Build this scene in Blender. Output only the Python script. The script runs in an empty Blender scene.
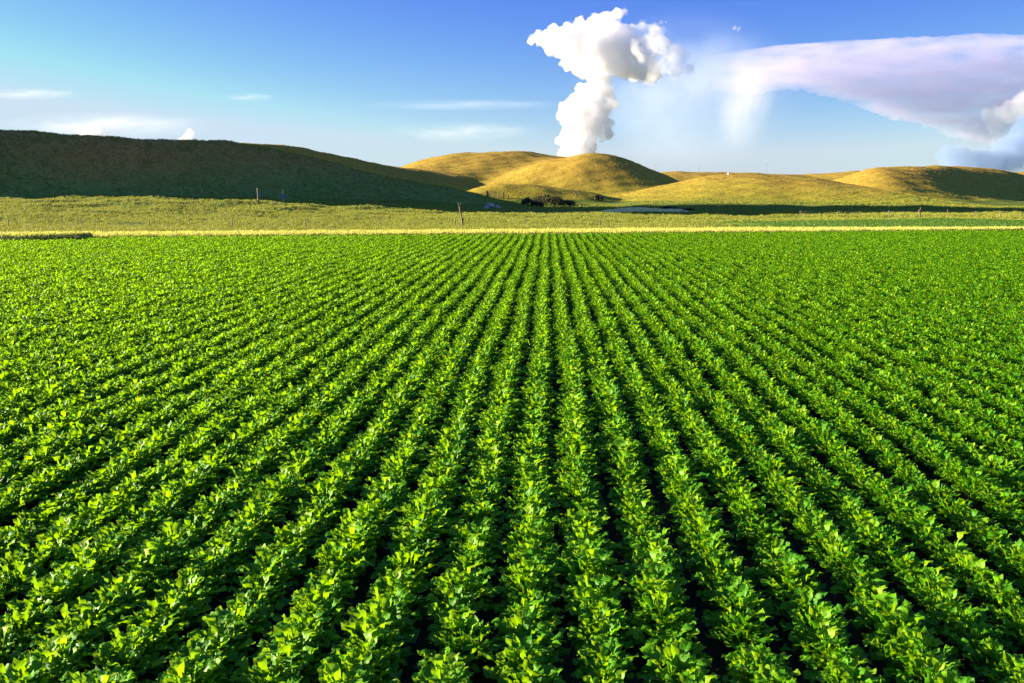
import bpy, bmesh, math, random
import numpy as np
from mathutils import Vector, Matrix, Euler, noise as mnoise
R = math.radians
random.seed(7); rng = np.random.default_rng(11)
scn = bpy.context.scene
COL = scn.collection
QUICK = False          # layout tests only: leaves the crop and grasses out

# ------------------------------------------------------------------ camera
CAM_Z = 3.55
FPX = 1000.0
cam_d = bpy.data.cameras.new('camera'); cam = bpy.data.objects.new('camera', cam_d); COL.objects.link(cam)
cam_d.sensor_width = 36.0; cam_d.lens = 36.0*FPX/1024.0
cam_d.clip_start = 0.1; cam_d.clip_end = 60000
PITCH = math.atan(148.5/FPX); YAW = math.atan(36.0/math.hypot(FPX, 148.5))
cam.location = (0, 0, CAM_Z)
cam.rotation_euler = (math.pi/2-PITCH, 0, YAW)
scn.camera = cam
CAM_R = Euler((math.pi/2-PITCH, 0, YAW)).to_matrix()

# ------------------------------------------------------------------ light
EXPOSURE = 2.45; SKY_GAIN = 2**-EXPOSURE
SUN_AZ = 83.0; SUN_EL = 12.0       # degrees left of the row direction, above the horizon
world = bpy.data.worlds.new('World'); scn.world = world; world.use_nodes = True
wn = world.node_tree.nodes; wl = world.node_tree.links
sky = wn.new('ShaderNodeTexSky'); sky.sky_type = 'NISHITA'; sky.sun_disc = False
sky.sun_elevation = R(SUN_EL); sky.sun_rotation = R(-SUN_AZ)
sky.air_density = 1.0; sky.dust_density = 0.25; sky.ozone_density = 3.0; sky.altitude = 600
# the film's rendering of the sky: cooler balance and steeper contrast, the same over the whole dome
def wmath(op, a_, b_):
    n = wn.new('ShaderNodeMath'); n.operation = op
    for i_, v_ in ((0, a_), (1, b_)):
        if isinstance(v_, (int, float)): n.inputs[i_].default_value = v_
        else: wl.new(v_, n.inputs[i_])
    return n.outputs[0]
wsep = wn.new('ShaderNodeSeparateColor'); wl.new(sky.outputs[0], wsep.inputs[0]); wcom = wn.new('ShaderNodeCombineColor')
for i_, (pre, ex, k_, lo_, hi_) in enumerate(((0.125, 1.9, 3.5, 0.085, 0.62), (0.138, 2.0, 2.42, 0.23, 0.78), (0.190, 0.35, 0.99, 0.0, 0.92))):
    v_ = wmath('MULTIPLY', wmath('POWER', wmath('MULTIPLY', wsep.outputs[i_], pre), ex), k_)
    wl.new(wmath('MULTIPLY', wmath('MINIMUM', wmath('MAXIMUM', v_, lo_), hi_), 10.0*SKY_GAIN), wcom.inputs[i_])
wl.new(wcom.outputs[0], wn['Background'].inputs[0]); wn['Background'].inputs[1].default_value = 0.10
sun_d = bpy.data.lights.new('sun', 'SUN'); sun = bpy.data.objects.new('sun', sun_d); COL.objects.link(sun)
SUNV = Vector((-math.sin(R(SUN_AZ))*math.cos(R(SUN_EL)), math.cos(R(SUN_AZ))*math.cos(R(SUN_EL)), math.sin(R(SUN_EL))))
sun.rotation_euler = SUNV.to_track_quat('Z', 'Y').to_euler()
sun.location = (-200, 60, 120)
sun_d.energy = 5.0; sun_d.angle = R(0.5); sun_d.color = (1.0, 0.83, 0.58)
scn.view_settings.view_transform = 'Standard'; scn.view_settings.look = 'None'
scn.view_settings.gamma = 1.0; scn.view_settings.use_curve_mapping = False
scn.view_settings.exposure = EXPOSURE
cy = scn.cycles
cy.max_bounces = 24; cy.diffuse_bounces = 3; cy.glossy_bounces = 2; cy.transmission_bounces = 4
cy.volume_bounces = 22; cy.transparent_max_bounces = 12
cy.use_denoising = True
cy.volume_step_rate = 0.3; cy.volume_max_steps = 512

# ------------------------------------------------------------------ helpers
def ray(px, py):
    d = CAM_R @ Vector(((px-512)/FPX, (341.5-py)/FPX, -1.0))
    return d
def at(px, py, Y):
    d = ray(px, py); k = Y/d.y
    return Vector((d.x*k, Y, CAM_Z+d.z*k))
def tag(o, label=None, cat=None, group=None, kind=None):
    if label: o['label'] = label
    if cat: o['category'] = cat
    if group: o['group'] = group
    if kind: o['kind'] = kind
    return o
def empty(name, loc=(0, 0, 0), rz=0.0):
    o = bpy.data.objects.new(name, None); COL.objects.link(o)
    o.location = loc; o.rotation_euler = (0, 0, rz); o.empty_display_size = 0.2
    return o
def meshobj(name, verts, faces, mat, parent=None, smooth=False, link=True):
    me = bpy.data.meshes.new(name); me.from_pydata([tuple(v) for v in verts], [], faces); me.update()
    if smooth:
        me.polygons.foreach_set('use_smooth', [True]*len(me.polygons))
    me.materials.append(mat)
    o = bpy.data.objects.new(name, me)
    if link: COL.objects.link(o)
    if parent is not None: o.parent = parent
    return o
def tube_geo(pts, radii, n=7, jitter=0.0, rnd=random):
    V = []; F = []
    for i, p in enumerate(pts):
        p = Vector(p)
        a = Vector(pts[max(i-1, 0)]); b = Vector(pts[min(i+1, len(pts)-1)])
        t = (b-a).normalized(); u = t.orthogonal().normalized(); w = t.cross(u)
        for k in range(n):
            an = 2*math.pi*k/n; r = radii[i]*(1+rnd.uniform(-jitter, jitter))
            V.append(p+u*math.cos(an)*r+w*math.sin(an)*r)
    for i in range(len(pts)-1):
        for k in range(n):
            F.append((i*n+k, i*n+(k+1) % n, (i+1)*n+(k+1) % n, (i+1)*n+k))
    F.append(tuple(range(n-1, -1, -1))); m = (len(pts)-1)*n; F.append(tuple(range(m, m+n)))
    return V, F
def tube(name, pts, radii, mat, parent=None, n=7, jitter=0.0):
    V, F = tube_geo(pts, radii, n, jitter)
    return meshobj(name, V, F, mat, parent, smooth=True)

# ------------------------------------------------------------------ materials
def new_mat(name):
    m = bpy.data.materials.new(name); m.use_nodes = True
    nt = m.node_tree; nt.nodes.clear()
    out = nt.nodes.new('ShaderNodeOutputMaterial')
    return m, nt, out
def N(nt, t, **kw):
    n = nt.nodes.new(t)
    for k, v in kw.items():
        if k in n.inputs: n.inputs[k].default_value = v
        else: setattr(n, k, v)
    return n
def ramp(nt, fac, stops):
    r = nt.nodes.new('ShaderNodeValToRGB'); e = r.color_ramp.elements
    while len(e) < len(stops): e.new(0.5)
    for el, (p, c) in zip(e, stops): el.position = p; el.color = (*c, 1)
    nt.links.new(fac, r.inputs[0]); return r.outputs[0]
def mixc(nt, f, a, b, mode='MIX'):
    m = nt.nodes.new('ShaderNodeMix'); m.data_type = 'RGBA'; m.blend_type = mode
    for s, v in ((0, f), (6, a), (7, b)):
        if hasattr(v, 'is_linked') or hasattr(v, 'links'): nt.links.new(v, m.inputs[s])
        elif s == 0: m.inputs[0].default_value = v
        else: m.inputs[s].default_value = (*v, 1)
    return m.outputs[2]
def noise_fac(nt, vec, scale, detail=4.0, rough=0.6):
    n = N(nt, 'ShaderNodeTexNoise'); n.inputs['Scale'].default_value = scale
    n.inputs['Detail'].default_value = detail; n.inputs['Roughness'].default_value = rough
    nt.links.new(vec, n.inputs['Vector']); return n.outputs[0]

def foliage_mat(name, dark, light, trans, tw=0.45, rough=0.45, spec=0.35, bump=0.0, bscale=60, old=None):
    """leaf: reflected light plus light passing through; tint per leaf and per plant"""
    m, nt, out = new_mat(name); L = nt.links
    at_ = N(nt, 'ShaderNodeAttribute', attribute_name='tint')
    oi = N(nt, 'ShaderNodeObjectInfo')
    add = N(nt, 'ShaderNodeMath', operation='MULTIPLY_ADD'); add.inputs[1].default_value = 0.75
    L.new(at_.outputs['Fac'], add.inputs[0])
    mul = N(nt, 'ShaderNodeMath', operation='MULTIPLY'); mul.inputs[1].default_value = 0.25
    L.new(oi.outputs['Random'], mul.inputs[0]); L.new(mul.outputs[0], add.inputs[2])
    base = ramp(nt, add.outputs[0], [(0.05, dark), (0.80, light), (0.97, old)] if old else [(0.05, dark), (0.95, light)])
    p = N(nt, 'ShaderNodeBsdfPrincipled', Roughness=rough); p.inputs['Specular IOR Level'].default_value = spec
    L.new(base, p.inputs['Base Color'])
    t = N(nt, 'ShaderNodeBsdfTranslucent')
    tc = mixc(nt, add.outputs[0], tuple(c*0.6 for c in trans), trans)
    L.new(tc, t.inputs['Color'])
    if bump:
        tcd = N(nt, 'ShaderNodeTexCoord')
        nf = noise_fac(nt, tcd.outputs['Object'], bscale, 2, 0.5)
        b = N(nt, 'ShaderNodeBump'); b.inputs['Strength'].default_value = bump; b.inputs['Distance'].default_value = 0.012
        L.new(nf, b.inputs['Height']); L.new(b.outputs[0], p.inputs['Normal'])
    mx = N(nt, 'ShaderNodeMixShader'); mx.inputs[0].default_value = tw
    L.new(p.outputs[0], mx.inputs[1]); L.new(t.outputs[0], mx.inputs[2]); L.new(mx.outputs[0], out.inputs[0])
    return m

M = {}
M['beet'] = foliage_mat('beet_leaf', (0.014, 0.120, 0.0015), (0.088, 0.255, 0.002), (0.32, 0.60, 0.003), tw=0.40, rough=0.5, spec=0.17, bump=0.8, bscale=30, old=(0.15, 0.27, 0.006))
M['grass'] = foliage_mat('pasture_blades', (0.09, 0.17, 0.020), (0.33, 0.31, 0.042), (0.28, 0.30, 0.03), tw=0.3, rough=0.6, spec=0.2)
M['dry'] = foliage_mat('dry_blades', (0.19, 0.12, 0.022), (0.34, 0.21, 0.04), (0.32, 0.20, 0.03), tw=0.3, rough=0.6, spec=0.2)
M['ridge_grass'] = foliage_mat('ridge_blades', (0.08, 0.14, 0.03), (0.24, 0.22, 0.05), (0.18, 0.20, 0.03), tw=0.3, rough=0.6, spec=0.2)
M['hay'] = foliage_mat('ripe_blades', (0.44, 0.45, 0.09), (0.58, 0.56, 0.14), (0.46, 0.47, 0.08), tw=0.35, rough=0.6, spec=0.2)
M['weed'] = foliage_mat('shade_dark_blades', (0.012, 0.035, 0.006), (0.03, 0.07, 0.010), (0.05, 0.10, 0.01), tw=0.25, rough=0.6, spec=0.2)  # dark blades: shade of ditch and field corner put into the colour
M['greencrop'] = foliage_mat('green_band_blades', (0.03, 0.095, 0.006), (0.07, 0.16, 0.010), (0.12, 0.24, 0.01), tw=0.35, rough=0.5, spec=0.3)
M['shrub'] = foliage_mat('shrub_leaf', (0.03, 0.034, 0.016), (0.08, 0.075, 0.036), (0.08, 0.08, 0.02), tw=0.25, rough=0.6, spec=0.2)

def mat_soil():
    m, nt, out = new_mat('soil'); L = nt.links
    tc = N(nt, 'ShaderNodeTexCoord'); v = tc.outputs['Object']
    n1 = noise_fac(nt, v, 3.0, 6, 0.65); n2 = noise_fac(nt, v, 35.0, 5, 0.7)
    c = ramp(nt, n1, [(0.3, (0.026, 0.018, 0.010)), (0.75, (0.060, 0.042, 0.025))])
    p = N(nt, 'ShaderNodeBsdfPrincipled', Roughness=0.95); p.inputs['Specular IOR Level'].default_value = 0.1
    L.new(c, p.inputs['Base Color'])
    b = N(nt, 'ShaderNodeBump'); b.inputs['Strength'].default_value = 0.9; b.inputs['Distance'].default_value = 0.03
    L.new(n2, b.inputs['Height']); L.new(b.outputs[0], p.inputs['Normal']); L.new(p.outputs[0], out.inputs[0])
    return m
def mat_pasture(name, low, high, z0, z1):
    """rough grassland: green where it is low and moist, cured to straw higher up"""
    m, nt, out = new_mat(name); L = nt.links
    g = N(nt, 'ShaderNodeNewGeometry'); v = g.outputs['Position']
    sep = N(nt, 'ShaderNodeSeparateXYZ'); L.new(v, sep.inputs[0])
    nA = noise_fac(nt, v, 0.035, 4, 0.6); nB = noise_fac(nt, v, 0.35, 5, 0.65); nC = noise_fac(nt, v, 2.2, 4, 0.7)
    mr = N(nt, 'ShaderNodeMapRange'); mr.inputs[1].default_value = z0; mr.inputs[2].default_value = z1
    L.new(sep.outputs[2], mr.inputs[0])
    ad = N(nt, 'ShaderNodeMath', operation='MULTIPLY_ADD'); ad.inputs[1].default_value = 1.6; L.new(nA, ad.inputs[0])
    sb = N(nt, 'ShaderNodeMath', operation='SUBTRACT', use_clamp=True); sb.inputs[1].default_value = 0.8
    L.new(mr.outputs[0], ad.inputs[2]); L.new(ad.outputs[0], sb.inputs[0])
    cl = ramp(nt, nB, [(0.25, low[0]), (0.75, low[1])]); ch = ramp(nt, nB, [(0.25, high[0]), (0.75, high[1])])
    c = mixc(nt, sb.outputs[0], cl, ch)
    dk = ramp(nt, nC, [(0.25, (0.45, 0.45, 0.45)), (0.6, (1, 1, 1))])
    c = mixc(nt, 1.0, c, dk, 'MULTIPLY')
    p = N(nt, 'ShaderNodeBsdfPrincipled', Roughness=1.0); p.inputs['Specular IOR Level'].default_value = 0.05
    L.new(c, p.inputs['Base Color'])
    hsum = N(nt, 'ShaderNodeMath', operation='MULTIPLY_ADD'); hsum.inputs[1].default_value = 0.35
    L.new(nC, hsum.inputs[0]); L.new(nB, hsum.inputs[2])
    b = N(nt, 'ShaderNodeBump'); b.inputs['Strength'].default_value = 0.7; b.inputs['Distance'].default_value = 0.35
    L.new(hsum.outputs[0], b.inputs['Height']); L.new(b.outputs[0], p.inputs['Normal'])
    L.new(p.outputs[0], out.inputs[0])
    return m
def mat_simple(name, c1, c2, scale=6, rough=0.85, bump=0.4, stretch=None):
    m, nt, out = new_mat(name); L = nt.links
    tc = N(nt, 'ShaderNodeTexCoord'); v = tc.outputs['Object']
    if stretch:
        mp = N(nt, 'ShaderNodeMapping'); mp.inputs['Scale'].default_value = stretch; L.new(v, mp.inputs[0]); v = mp.outputs[0]
    nf = noise_fac(nt, v, scale, 5, 0.65)
    c = ramp(nt, nf, [(0.3, c1), (0.7, c2)])
    p = N(nt, 'ShaderNodeBsdfPrincipled', Roughness=rough); p.inputs['Specular IOR Level'].default_value = 0.25
    L.new(c, p.inputs['Base Color'])
    b = N(nt, 'ShaderNodeBump'); b.inputs['Strength'].default_value = bump; b.inputs['Distance'].default_value = 0.03
    L.new(nf, b.inputs['Height']); L.new(b.outputs[0], p.inputs['Normal']); L.new(p.outputs[0], out.inputs[0])
    return m
M['soil'] = mat_soil()
G1 = ((0.07, 0.13, 0.018), (0.16, 0.18, 0.026))
T1 = ((0.26, 0.175, 0.026), (0.42, 0.290, 0.048))
M['pasture'] = mat_pasture('pasture_ground', G1, ((0.12, 0.11, 0.018), (0.21, 0.17, 0.03)), 1.0, 9.0)
M['hill'] = mat_pasture('hill_ground', ((0.20, 0.20, 0.020), (0.36, 0.30, 0.032)), T1, 1.0, 11.0)
M['hill_left'] = mat_pasture('ridge_ground', ((0.12, 0.19, 0.045), (0.20, 0.25, 0.055)), ((0.27, 0.14, 0.04), (0.44, 0.24, 0.065)), 4.0, 12.0)
M['wood'] = mat_simple('weathered_wood', (0.09, 0.065, 0.045), (0.23, 0.17, 0.12), 9, stretch=(4, 4, 0.6))
M['paint_yellow'] = mat_simple('yellow_wood', (0.45, 0.32, 0.07), (0.62, 0.46, 0.12), 8)
M['paint_blue'] = mat_simple('blue_plate', (0.05, 0.13, 0.26), (0.08, 0.18, 0.33), 5, rough=0.5)
M['wire'] = mat_simple('wire', (0.15, 0.14, 0.13), (0.25, 0.24, 0.22), 20, rough=0.5)
M['rock'] = mat_simple('grey_rock', (0.20, 0.20, 0.19), (0.36, 0.35, 0.33), 1.2)
M['clay'] = mat_simple('pale_clay', (0.52, 0.38, 0.12), (0.76, 0.57, 0.21), 0.5, bump=0.8)
M['white'] = mat_simple('white_tank', (0.65, 0.62, 0.55), (0.82, 0.80, 0.74), 3)

# ------------------------------------------------------------------ terrain
def sm(x): x = np.clip(x, 0, 1); return x*x*(3-2*x)
class Hill:
    def __init__(self, pts, wf, wb, smooth, taper=None, mat='hill', ends=(0.0, 0.0)):
        P = [p if isinstance(p, Vector) else at(*p) for p in pts]; P.sort(key=lambda p: p.x)
        xs = np.array([p.x for p in P]); ys = np.array([p.y for p in P]); zs = np.array([p.z for p in P])
        xs = np.concatenate([[xs[0]-smooth*3-ends[0]], xs, [xs[-1]+smooth*3+ends[1]]])
        zs = np.concatenate([[0], zs, [0]]); ys = np.concatenate([[ys[0]], ys, [ys[-1]]])
        self.gx = np.linspace(xs[0]-4*smooth, xs[-1]+4*smooth, 700)
        dx = self.gx[1]-self.gx[0]
        k = np.arange(-int(3*smooth/dx)-1, int(3*smooth/dx)+2)*dx; w = np.exp(-0.5*(k/smooth)**2); w /= w.sum()
        pad = len(k)//2
        def sg(a): return np.convolve(np.pad(a, pad, mode='edge'), w, mode='valid')
        self.z = sg(np.interp(self.gx, xs, zs, left=0, right=0)); self.y = sg(np.interp(self.gx, xs, ys))
        self.wf, self.wb, self.mat = wf, wb, mat
    def h(self, X, Y):
        z = np.interp(X, self.gx, self.z, left=0, right=0); yc = np.interp(X, self.gx, self.y)
        t = (Y-yc); t = np.where(t < 0, t/self.wf, t/self.wb)
        return np.maximum(z, 0)*np.exp(-np.abs(t)**2.2)
HILLS = [
    # the long shaded ridge on the left, its spur, and an added unseen peak
    Hill([(-180, 122, 212), (-100, 123, 210), (0, 130, 208), (100, 136.5, 219), (200, 141.5, 238), (240, 145, 246),
          (328, 162, 256), (372, 173, 258), (423, 184, 258), (453, 190, 258), (480, 198, 258)], 26, 60, 4.0, mat='hill_left'),
    Hill([Vector((-350, 245, 40)), Vector((-290, 238, 66)), Vector((-250, 236, 80)), Vector((-220, 234, 67)), Vector((-195, 231, 45)), Vector((-172, 230, 27)), Vector((-152, 230, 12))], 33, 96, 4.0, mat='hill_left'),  # unseen peak, added to throw its shadow across the central flat
    Hill([(150, 150, 318), (200, 142.5, 322), (250, 142, 332), (310, 146.5, 356), (350, 157, 376), (385, 165, 392), (430, 172, 405), (500, 186, 415)], 42, 60, 6.0, mat='hill'),
    Hill([(380, 180, 480), (405, 166, 480), (430, 158, 478), (465, 151.5, 476), (500, 152.5, 476), (540, 154, 478), (580, 160, 480), (620, 172, 480)], 70, 80, 7.0),
    Hill([(470, 190, 405), (490, 183, 407), (520, 171, 410), (550, 161, 412), (580, 154, 414), (605, 153, 414), (630, 158, 414), (650, 167, 414), (672, 179, 414), (690, 186, 414)], 42, 60, 4.0),
    Hill([(462, 191, 300), (478, 185, 300), (498, 182.5, 300), (520, 184.5, 300), (545, 187, 300), (580, 192, 300), (610, 197, 300)], 14, 26, 3.0),
    Hill([(610, 198, 330), (650, 189, 330), (690, 180, 330), (715, 174.5, 330), (740, 172.5, 330), (780, 175, 325), (820, 180, 318), (850, 185.5, 312), (875, 193, 305), (895, 201, 300)], 55, 60, 5.0),
    Hill([(560, 178, 760), (640, 172, 760), (740, 172, 770), (790, 174.5, 780), (820, 174, 780), (850, 171, 790), (900, 172, 800)], 110, 160, 14.0),
    Hill([(805, 194, 385), (825, 186, 385), (845, 177, 386), (868, 170.5, 390), (885, 168.5, 400), (910, 168, 418), (940, 167, 440), (975, 166.5, 466), (995, 169, 478), (1012, 176, 486), (1035, 186, 492), (1060, 194, 496)], 50, 70, 4.0),
    Hill([(960, 178, 640), (1000, 171.5, 640), (1040, 170, 640), (1100, 176, 640), (1150, 186, 640)], 60, 90, 10.0),
]
def terrain_parts(X, Y):
    base = 2.5*sm((5-X)/95.0)*sm((Y-95)/80.0)
    hs_ = np.stack([h.h(X, Y) for h in HILLS])
    top = (np.sum(hs_**5, axis=0)+1e-12)**0.2
    return base, hs_, top
def H(X, Y):
    X = np.asarray(X, float); Y = np.asarray(Y, float)
    base, hs_, top = terrain_parts(X, Y)
    und = 0.28*np.sin(X*0.11+1.3*np.sin(Y*0.05))*np.sin(Y*0.09+0.7*np.sin(X*0.04)) + 0.16*np.sin(X*0.31+Y*0.17)*np.sin(Y*0.23-X*0.08) + 0.12*np.sin(X*0.53-Y*0.2+1.5*np.sin(Y*.11))*np.sin(Y*0.47+X*0.13)
    und = und + (0.42*np.sin(X*0.23+1.2*np.sin(Y*0.09))*np.sin(Y*0.19+0.9*np.sin(X*0.11))+0.2*np.sin(X*0.61+Y*0.3)*np.sin(Y*0.5-X*0.2))*sm((Y-135)/20.0)*sm((215-Y)/25.0)*sm((-8-X)/20.0)
    fold = np.sin(X*0.085+1.6*np.sin(Y*0.031+X*0.012)+0.8)+0.6*np.sin(X*0.19-Y*0.07+1.2*np.sin(X*0.045))+0.5*np.sin(Y*0.13+X*0.05+1.4*np.sin(X*0.08))
    und = und + 0.032*np.minimum(top, 14)*fold*sm((X+115)/40.0)
    und = und*sm((Y-100)/40.0) - 1.3*sm((Y-160)/18.0)*sm((262-Y)/50.0)*sm((X+32)/30.0)*sm((60-X)/30.0)
    return (base**2+top**2+1e-9)**0.5*0.5 + 0.5*np.maximum(base, top) + und - 0.02
def ground(px, py, y0=60.0, y1=900.0):
    """first point of the terrain along the line of sight through a pixel of the photograph"""
    Ys = np.arange(y0, y1, 0.25); d = ray(px, py)
    k = Ys/d.y; z = CAM_Z+d.z*k; x = d.x*k
    hit = np.nonzero(z <= H(x, Ys))[0]
    i = hit[0] if len(hit) else len(Ys)-1
    return Vector((float(x[i]), float(Ys[i]), float(H(x[i], Ys[i]))))

def axis_lines(lo, hi, step, far_lo, far_hi, grow=1.25):
    a = list(np.arange(lo, hi+1e-6, step)); s = step
    while a[-1] < far_hi: s *= grow; a.append(a[-1]+s)
    s = step
    while a[0] > far_lo: s *= grow; a.insert(0, a[0]-s)
    return np.array(a)
gx = axis_lines(-290, 330, 1.3, -16000, 16000); gy = axis_lines(66, 560, 1.3, -16000, 20000)
GX, GY = np.meshgrid(gx, gy)
GZ = H(GX, GY)
FIELD = lambda X, Y: (Y < 66)
GZ = np.where(GY < 100, np.minimum(GZ, -0.02), GZ)
base_, hs_, top_ = terrain_parts(GX, GY)
own = np.argmax(hs_, axis=0); strong = (np.max(hs_, axis=0) > 1.3+0.35*base_)
own = np.where(strong, own, -1)
nx, ny = len(gx), len(gy)
dzx = np.gradient(GZ, axis=1)/np.gradient(GX, axis=1); dzy = np.gradient(GZ, axis=0)/np.gradient(GY, axis=0)
NRM = np.stack([-dzx, -dzy, np.ones_like(GZ)], -1); NRM /= np.linalg.norm(NRM, axis=-1, keepdims=True)
fo = own[:-1, :-1]
ii = np.arange(nx*ny).reshape(ny, nx)
quads = np.stack([ii[:-1, :-1], ii[:-1, 1:], ii[1:, 1:], ii[1:, :-1]], -1)
VALL = np.stack([GX, GY, GZ], -1).reshape(-1, 3); NALL = NRM.reshape(-1, 3)
for k in range(-1, len(HILLS)):
    q = quads[fo == k]
    if not len(q): continue
    used, inv = np.unique(q.reshape(-1), return_inverse=True)
    me = bpy.data.meshes.new('terrain'); f = inv.reshape(-1, 4)
    me.from_pydata(VALL[used].tolist(), [], f.tolist()); me.update()
    me.polygons.foreach_set('use_smooth', [True]*len(me.polygons))
    me.normals_split_custom_set_from_vertices(NALL[used].tolist())
    nm = 'pasture' if k < 0 else ('ridge' if k < 2 else 'hill')  # ridge also covers the added shadow-casting peak
    me.materials.append(M['pasture'] if k < 0 else M[HILLS[k].mat])
    o = bpy.data.objects.new(nm, me); COL.objects.link(o); o['kind'] = 'structure'

# ------------------------------------------------------------------ clouds (real volumes, kilometres away)
def cloud_mat(name, dens, color=(1, 1, 1), aniso=0.15, scale=None, falloff=False, thr=(0.35, 0.65), stretch=(1, 1, 1), detail=4, fade_x=None):
    m, nt, out = new_mat(name); L = nt.links
    pv = N(nt, 'ShaderNodeVolumePrincipled'); pv.inputs['Color'].default_value = (*color, 1)
    pv.inputs['Anisotropy'].default_value = aniso; pv.inputs['Density'].default_value = dens
    if scale:
        tc = N(nt, 'ShaderNodeTexCoord')
        mp = N(nt, 'ShaderNodeMapping'); mp.inputs['Scale'].default_value = stretch
        L.new(tc.outputs['Object'], mp.inputs[0])
        nf = noise_fac(nt, mp.outputs[0], scale, detail, 0.6)
        mr = N(nt, 'ShaderNodeMapRange'); mr.interpolation_type = 'SMOOTHSTEP'
        mr.inputs[1].default_value = thr[0]; mr.inputs[2].default_value = thr[1]; L.new(nf, mr.inputs[0])
        f = mr.outputs[0]
        if falloff:                       # thins out towards the rim of the unit ellipsoid it fills
            ln = N(nt, 'ShaderNodeVectorMath', operation='LENGTH'); L.new(tc.outputs['Object'], ln.inputs[0])
            m2 = N(nt, 'ShaderNodeMapRange'); m2.interpolation_type = 'SMOOTHSTEP'
            m2.inputs[1].default_value = 1.0; m2.inputs[2].default_value = 0.0; L.new(ln.outputs['Value'], m2.inputs[0])
            ml = N(nt, 'ShaderNodeMath', operation='MULTIPLY'); L.new(f, ml.inputs[0]); L.new(m2.outputs[0], ml.inputs[1]); f = ml.outputs[0]
        if fade_x:                        # the sheet thins out towards one end
            sp = N(nt, 'ShaderNodeSeparateXYZ'); L.new(tc.outputs['Object'], sp.inputs[0])
            m3 = N(nt, 'ShaderNodeMapRange'); m3.interpolation_type = 'SMOOTHSTEP'
            m3.inputs[1].default_value = fade_x[0]; m3.inputs[2].default_value = fade_x[1]; L.new(sp.outputs[0], m3.inputs[0])
            ml = N(nt, 'ShaderNodeMath', operation='MULTIPLY'); L.new(f, ml.inputs[0]); L.new(m3.outputs[0], ml.inputs[1]); f = ml.outputs[0]
        ml = N(nt, 'ShaderNodeMath', operation='MULTIPLY'); ml.inputs[1].default_value = dens
        L.new(f, ml.inputs[0]); L.new(ml.outputs[0], pv.inputs['Density'])
    L.new(pv.outputs[0], out.inputs['Volume'])
    return m
CY = 8000.0; PXM = CY/FPX       # metres per photo pixel at the clouds
def puff_cloud(name, blobs, mat, label, voxel=7.0, disp=(50, 90), Y=CY, extra=5, seed=1):
    """cauliflower heap: main bulges, each budding smaller ones, fused to one closed skin"""
    rnd = random.Random(seed); bm = bmesh.new(); c0 = at(blobs[0][0], blobs[0][1], Y)
    def ball(c, r, sy):
        bmesh.ops.create_icosphere(bm, subdivisions=2, radius=1.0, matrix=Matrix.Translation(c-c0) @ Matrix.Diagonal((r, r*sy, r, 1)))
    for (px, py, r, dy) in blobs:
        c = at(px, py, Y)+Vector((0, dy*PXM, 0)); rr = r*PXM
        ball(c, rr, 1.15)
        for _ in range(extra):
            d = Vector((rnd.gauss(0, 1), rnd.gauss(0, 1), rnd.gauss(0.1, 1))).normalized()
            r2 = rr*rnd.uniform(0.3, 0.55); c2 = c+d*rr*rnd.uniform(0.75, 0.95); ball(c2, r2, 1)
            for _ in range(3):
                d2 = (d+0.8*Vector((rnd.gauss(0, 1), rnd.gauss(0, 1), rnd.gauss(0, 1)))).normalized()
                ball(c2+d2*r2*0.85, r2*rnd.uniform(0.35, 0.55), 1)
    me = bpy.data.meshes.new(name); bm.to_mesh(me); bm.free(); me.materials.append(mat)
    o = bpy.data.objects.new(name, me); COL.objects.link(o); o.location = c0
    rm = o.modifiers.new('fuse', 'REMESH'); rm.mode = 'VOXEL'; rm.voxel_size = voxel; rm.use_smooth_shade = True
    for (st, sc) in ((disp[0], disp[1]), (disp[0]*0.6, disp[1]*0.4), (disp[0]*0.35, disp[1]*0.18)):
        tx = bpy.data.textures.new(name+'_lumps', 'CLOUDS'); tx.noise_scale = sc; tx.noise_depth = 3
        dm = o.modifiers.new('lumps', 'DISPLACE'); dm.texture = tx; dm.strength = st; dm.mid_level = 0.5; dm.texture_coords = 'LOCAL'
    rm = o.modifiers.new('skin', 'REMESH'); rm.mode = 'VOXEL'; rm.voxel_size = voxel; rm.use_smooth_shade = True
    tag(o, label, 'cloud')
    return o
def veil(name, px, py, rx, ry, depth, mat, label, Y=CY, roll=0.0, group=None):
    """thin sheet of cloud: an ellipsoid that its density fades out in"""
    bm = bmesh.new(); bmesh.ops.create_icosphere(bm, subdivisions=3, radius=1.0)
    me = bpy.data.meshes.new(name); bm.to_mesh(me); bm.free(); me.materials.append(mat)
    o = bpy.data.objects.new(name, me); COL.objects.link(o)
    o.location = at(px, py, Y); o.scale = (rx*Y/FPX, depth*Y/FPX, ry*Y/FPX); o.rotation_euler = (0, R(roll), 0)
    tag(o, label, 'cloud', group)
    return o
cm_tower = cloud_mat('cumulus', 0.026, color=(0.93, 0.93, 0.945), scale=0.011, detail=6, thr=(0.36, 0.56))
puff_cloud('tower_cloud', [(573, 154, 14, 0), (586, 153, 11, 2), (569, 140, 12, 0), (583, 137, 14, 3), (577, 123, 13, -2), (594, 122, 16, 3), (567, 111, 9, -3), (581, 108, 14, -3), (598, 107, 14, 2),
                           (606, 101, 11, 5), (587, 95, 11, 0), (602, 91, 11, 4), (597, 82, 9, 2)], cm_tower,
           'bright white billowing cloud column rising behind the centre hills', extra=10, seed=3)
cm_anvil = cloud_mat('cumulus_head', 0.019, color=(0.94, 0.94, 0.96), scale=0.009, detail=6, thr=(0.36, 0.56))
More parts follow.
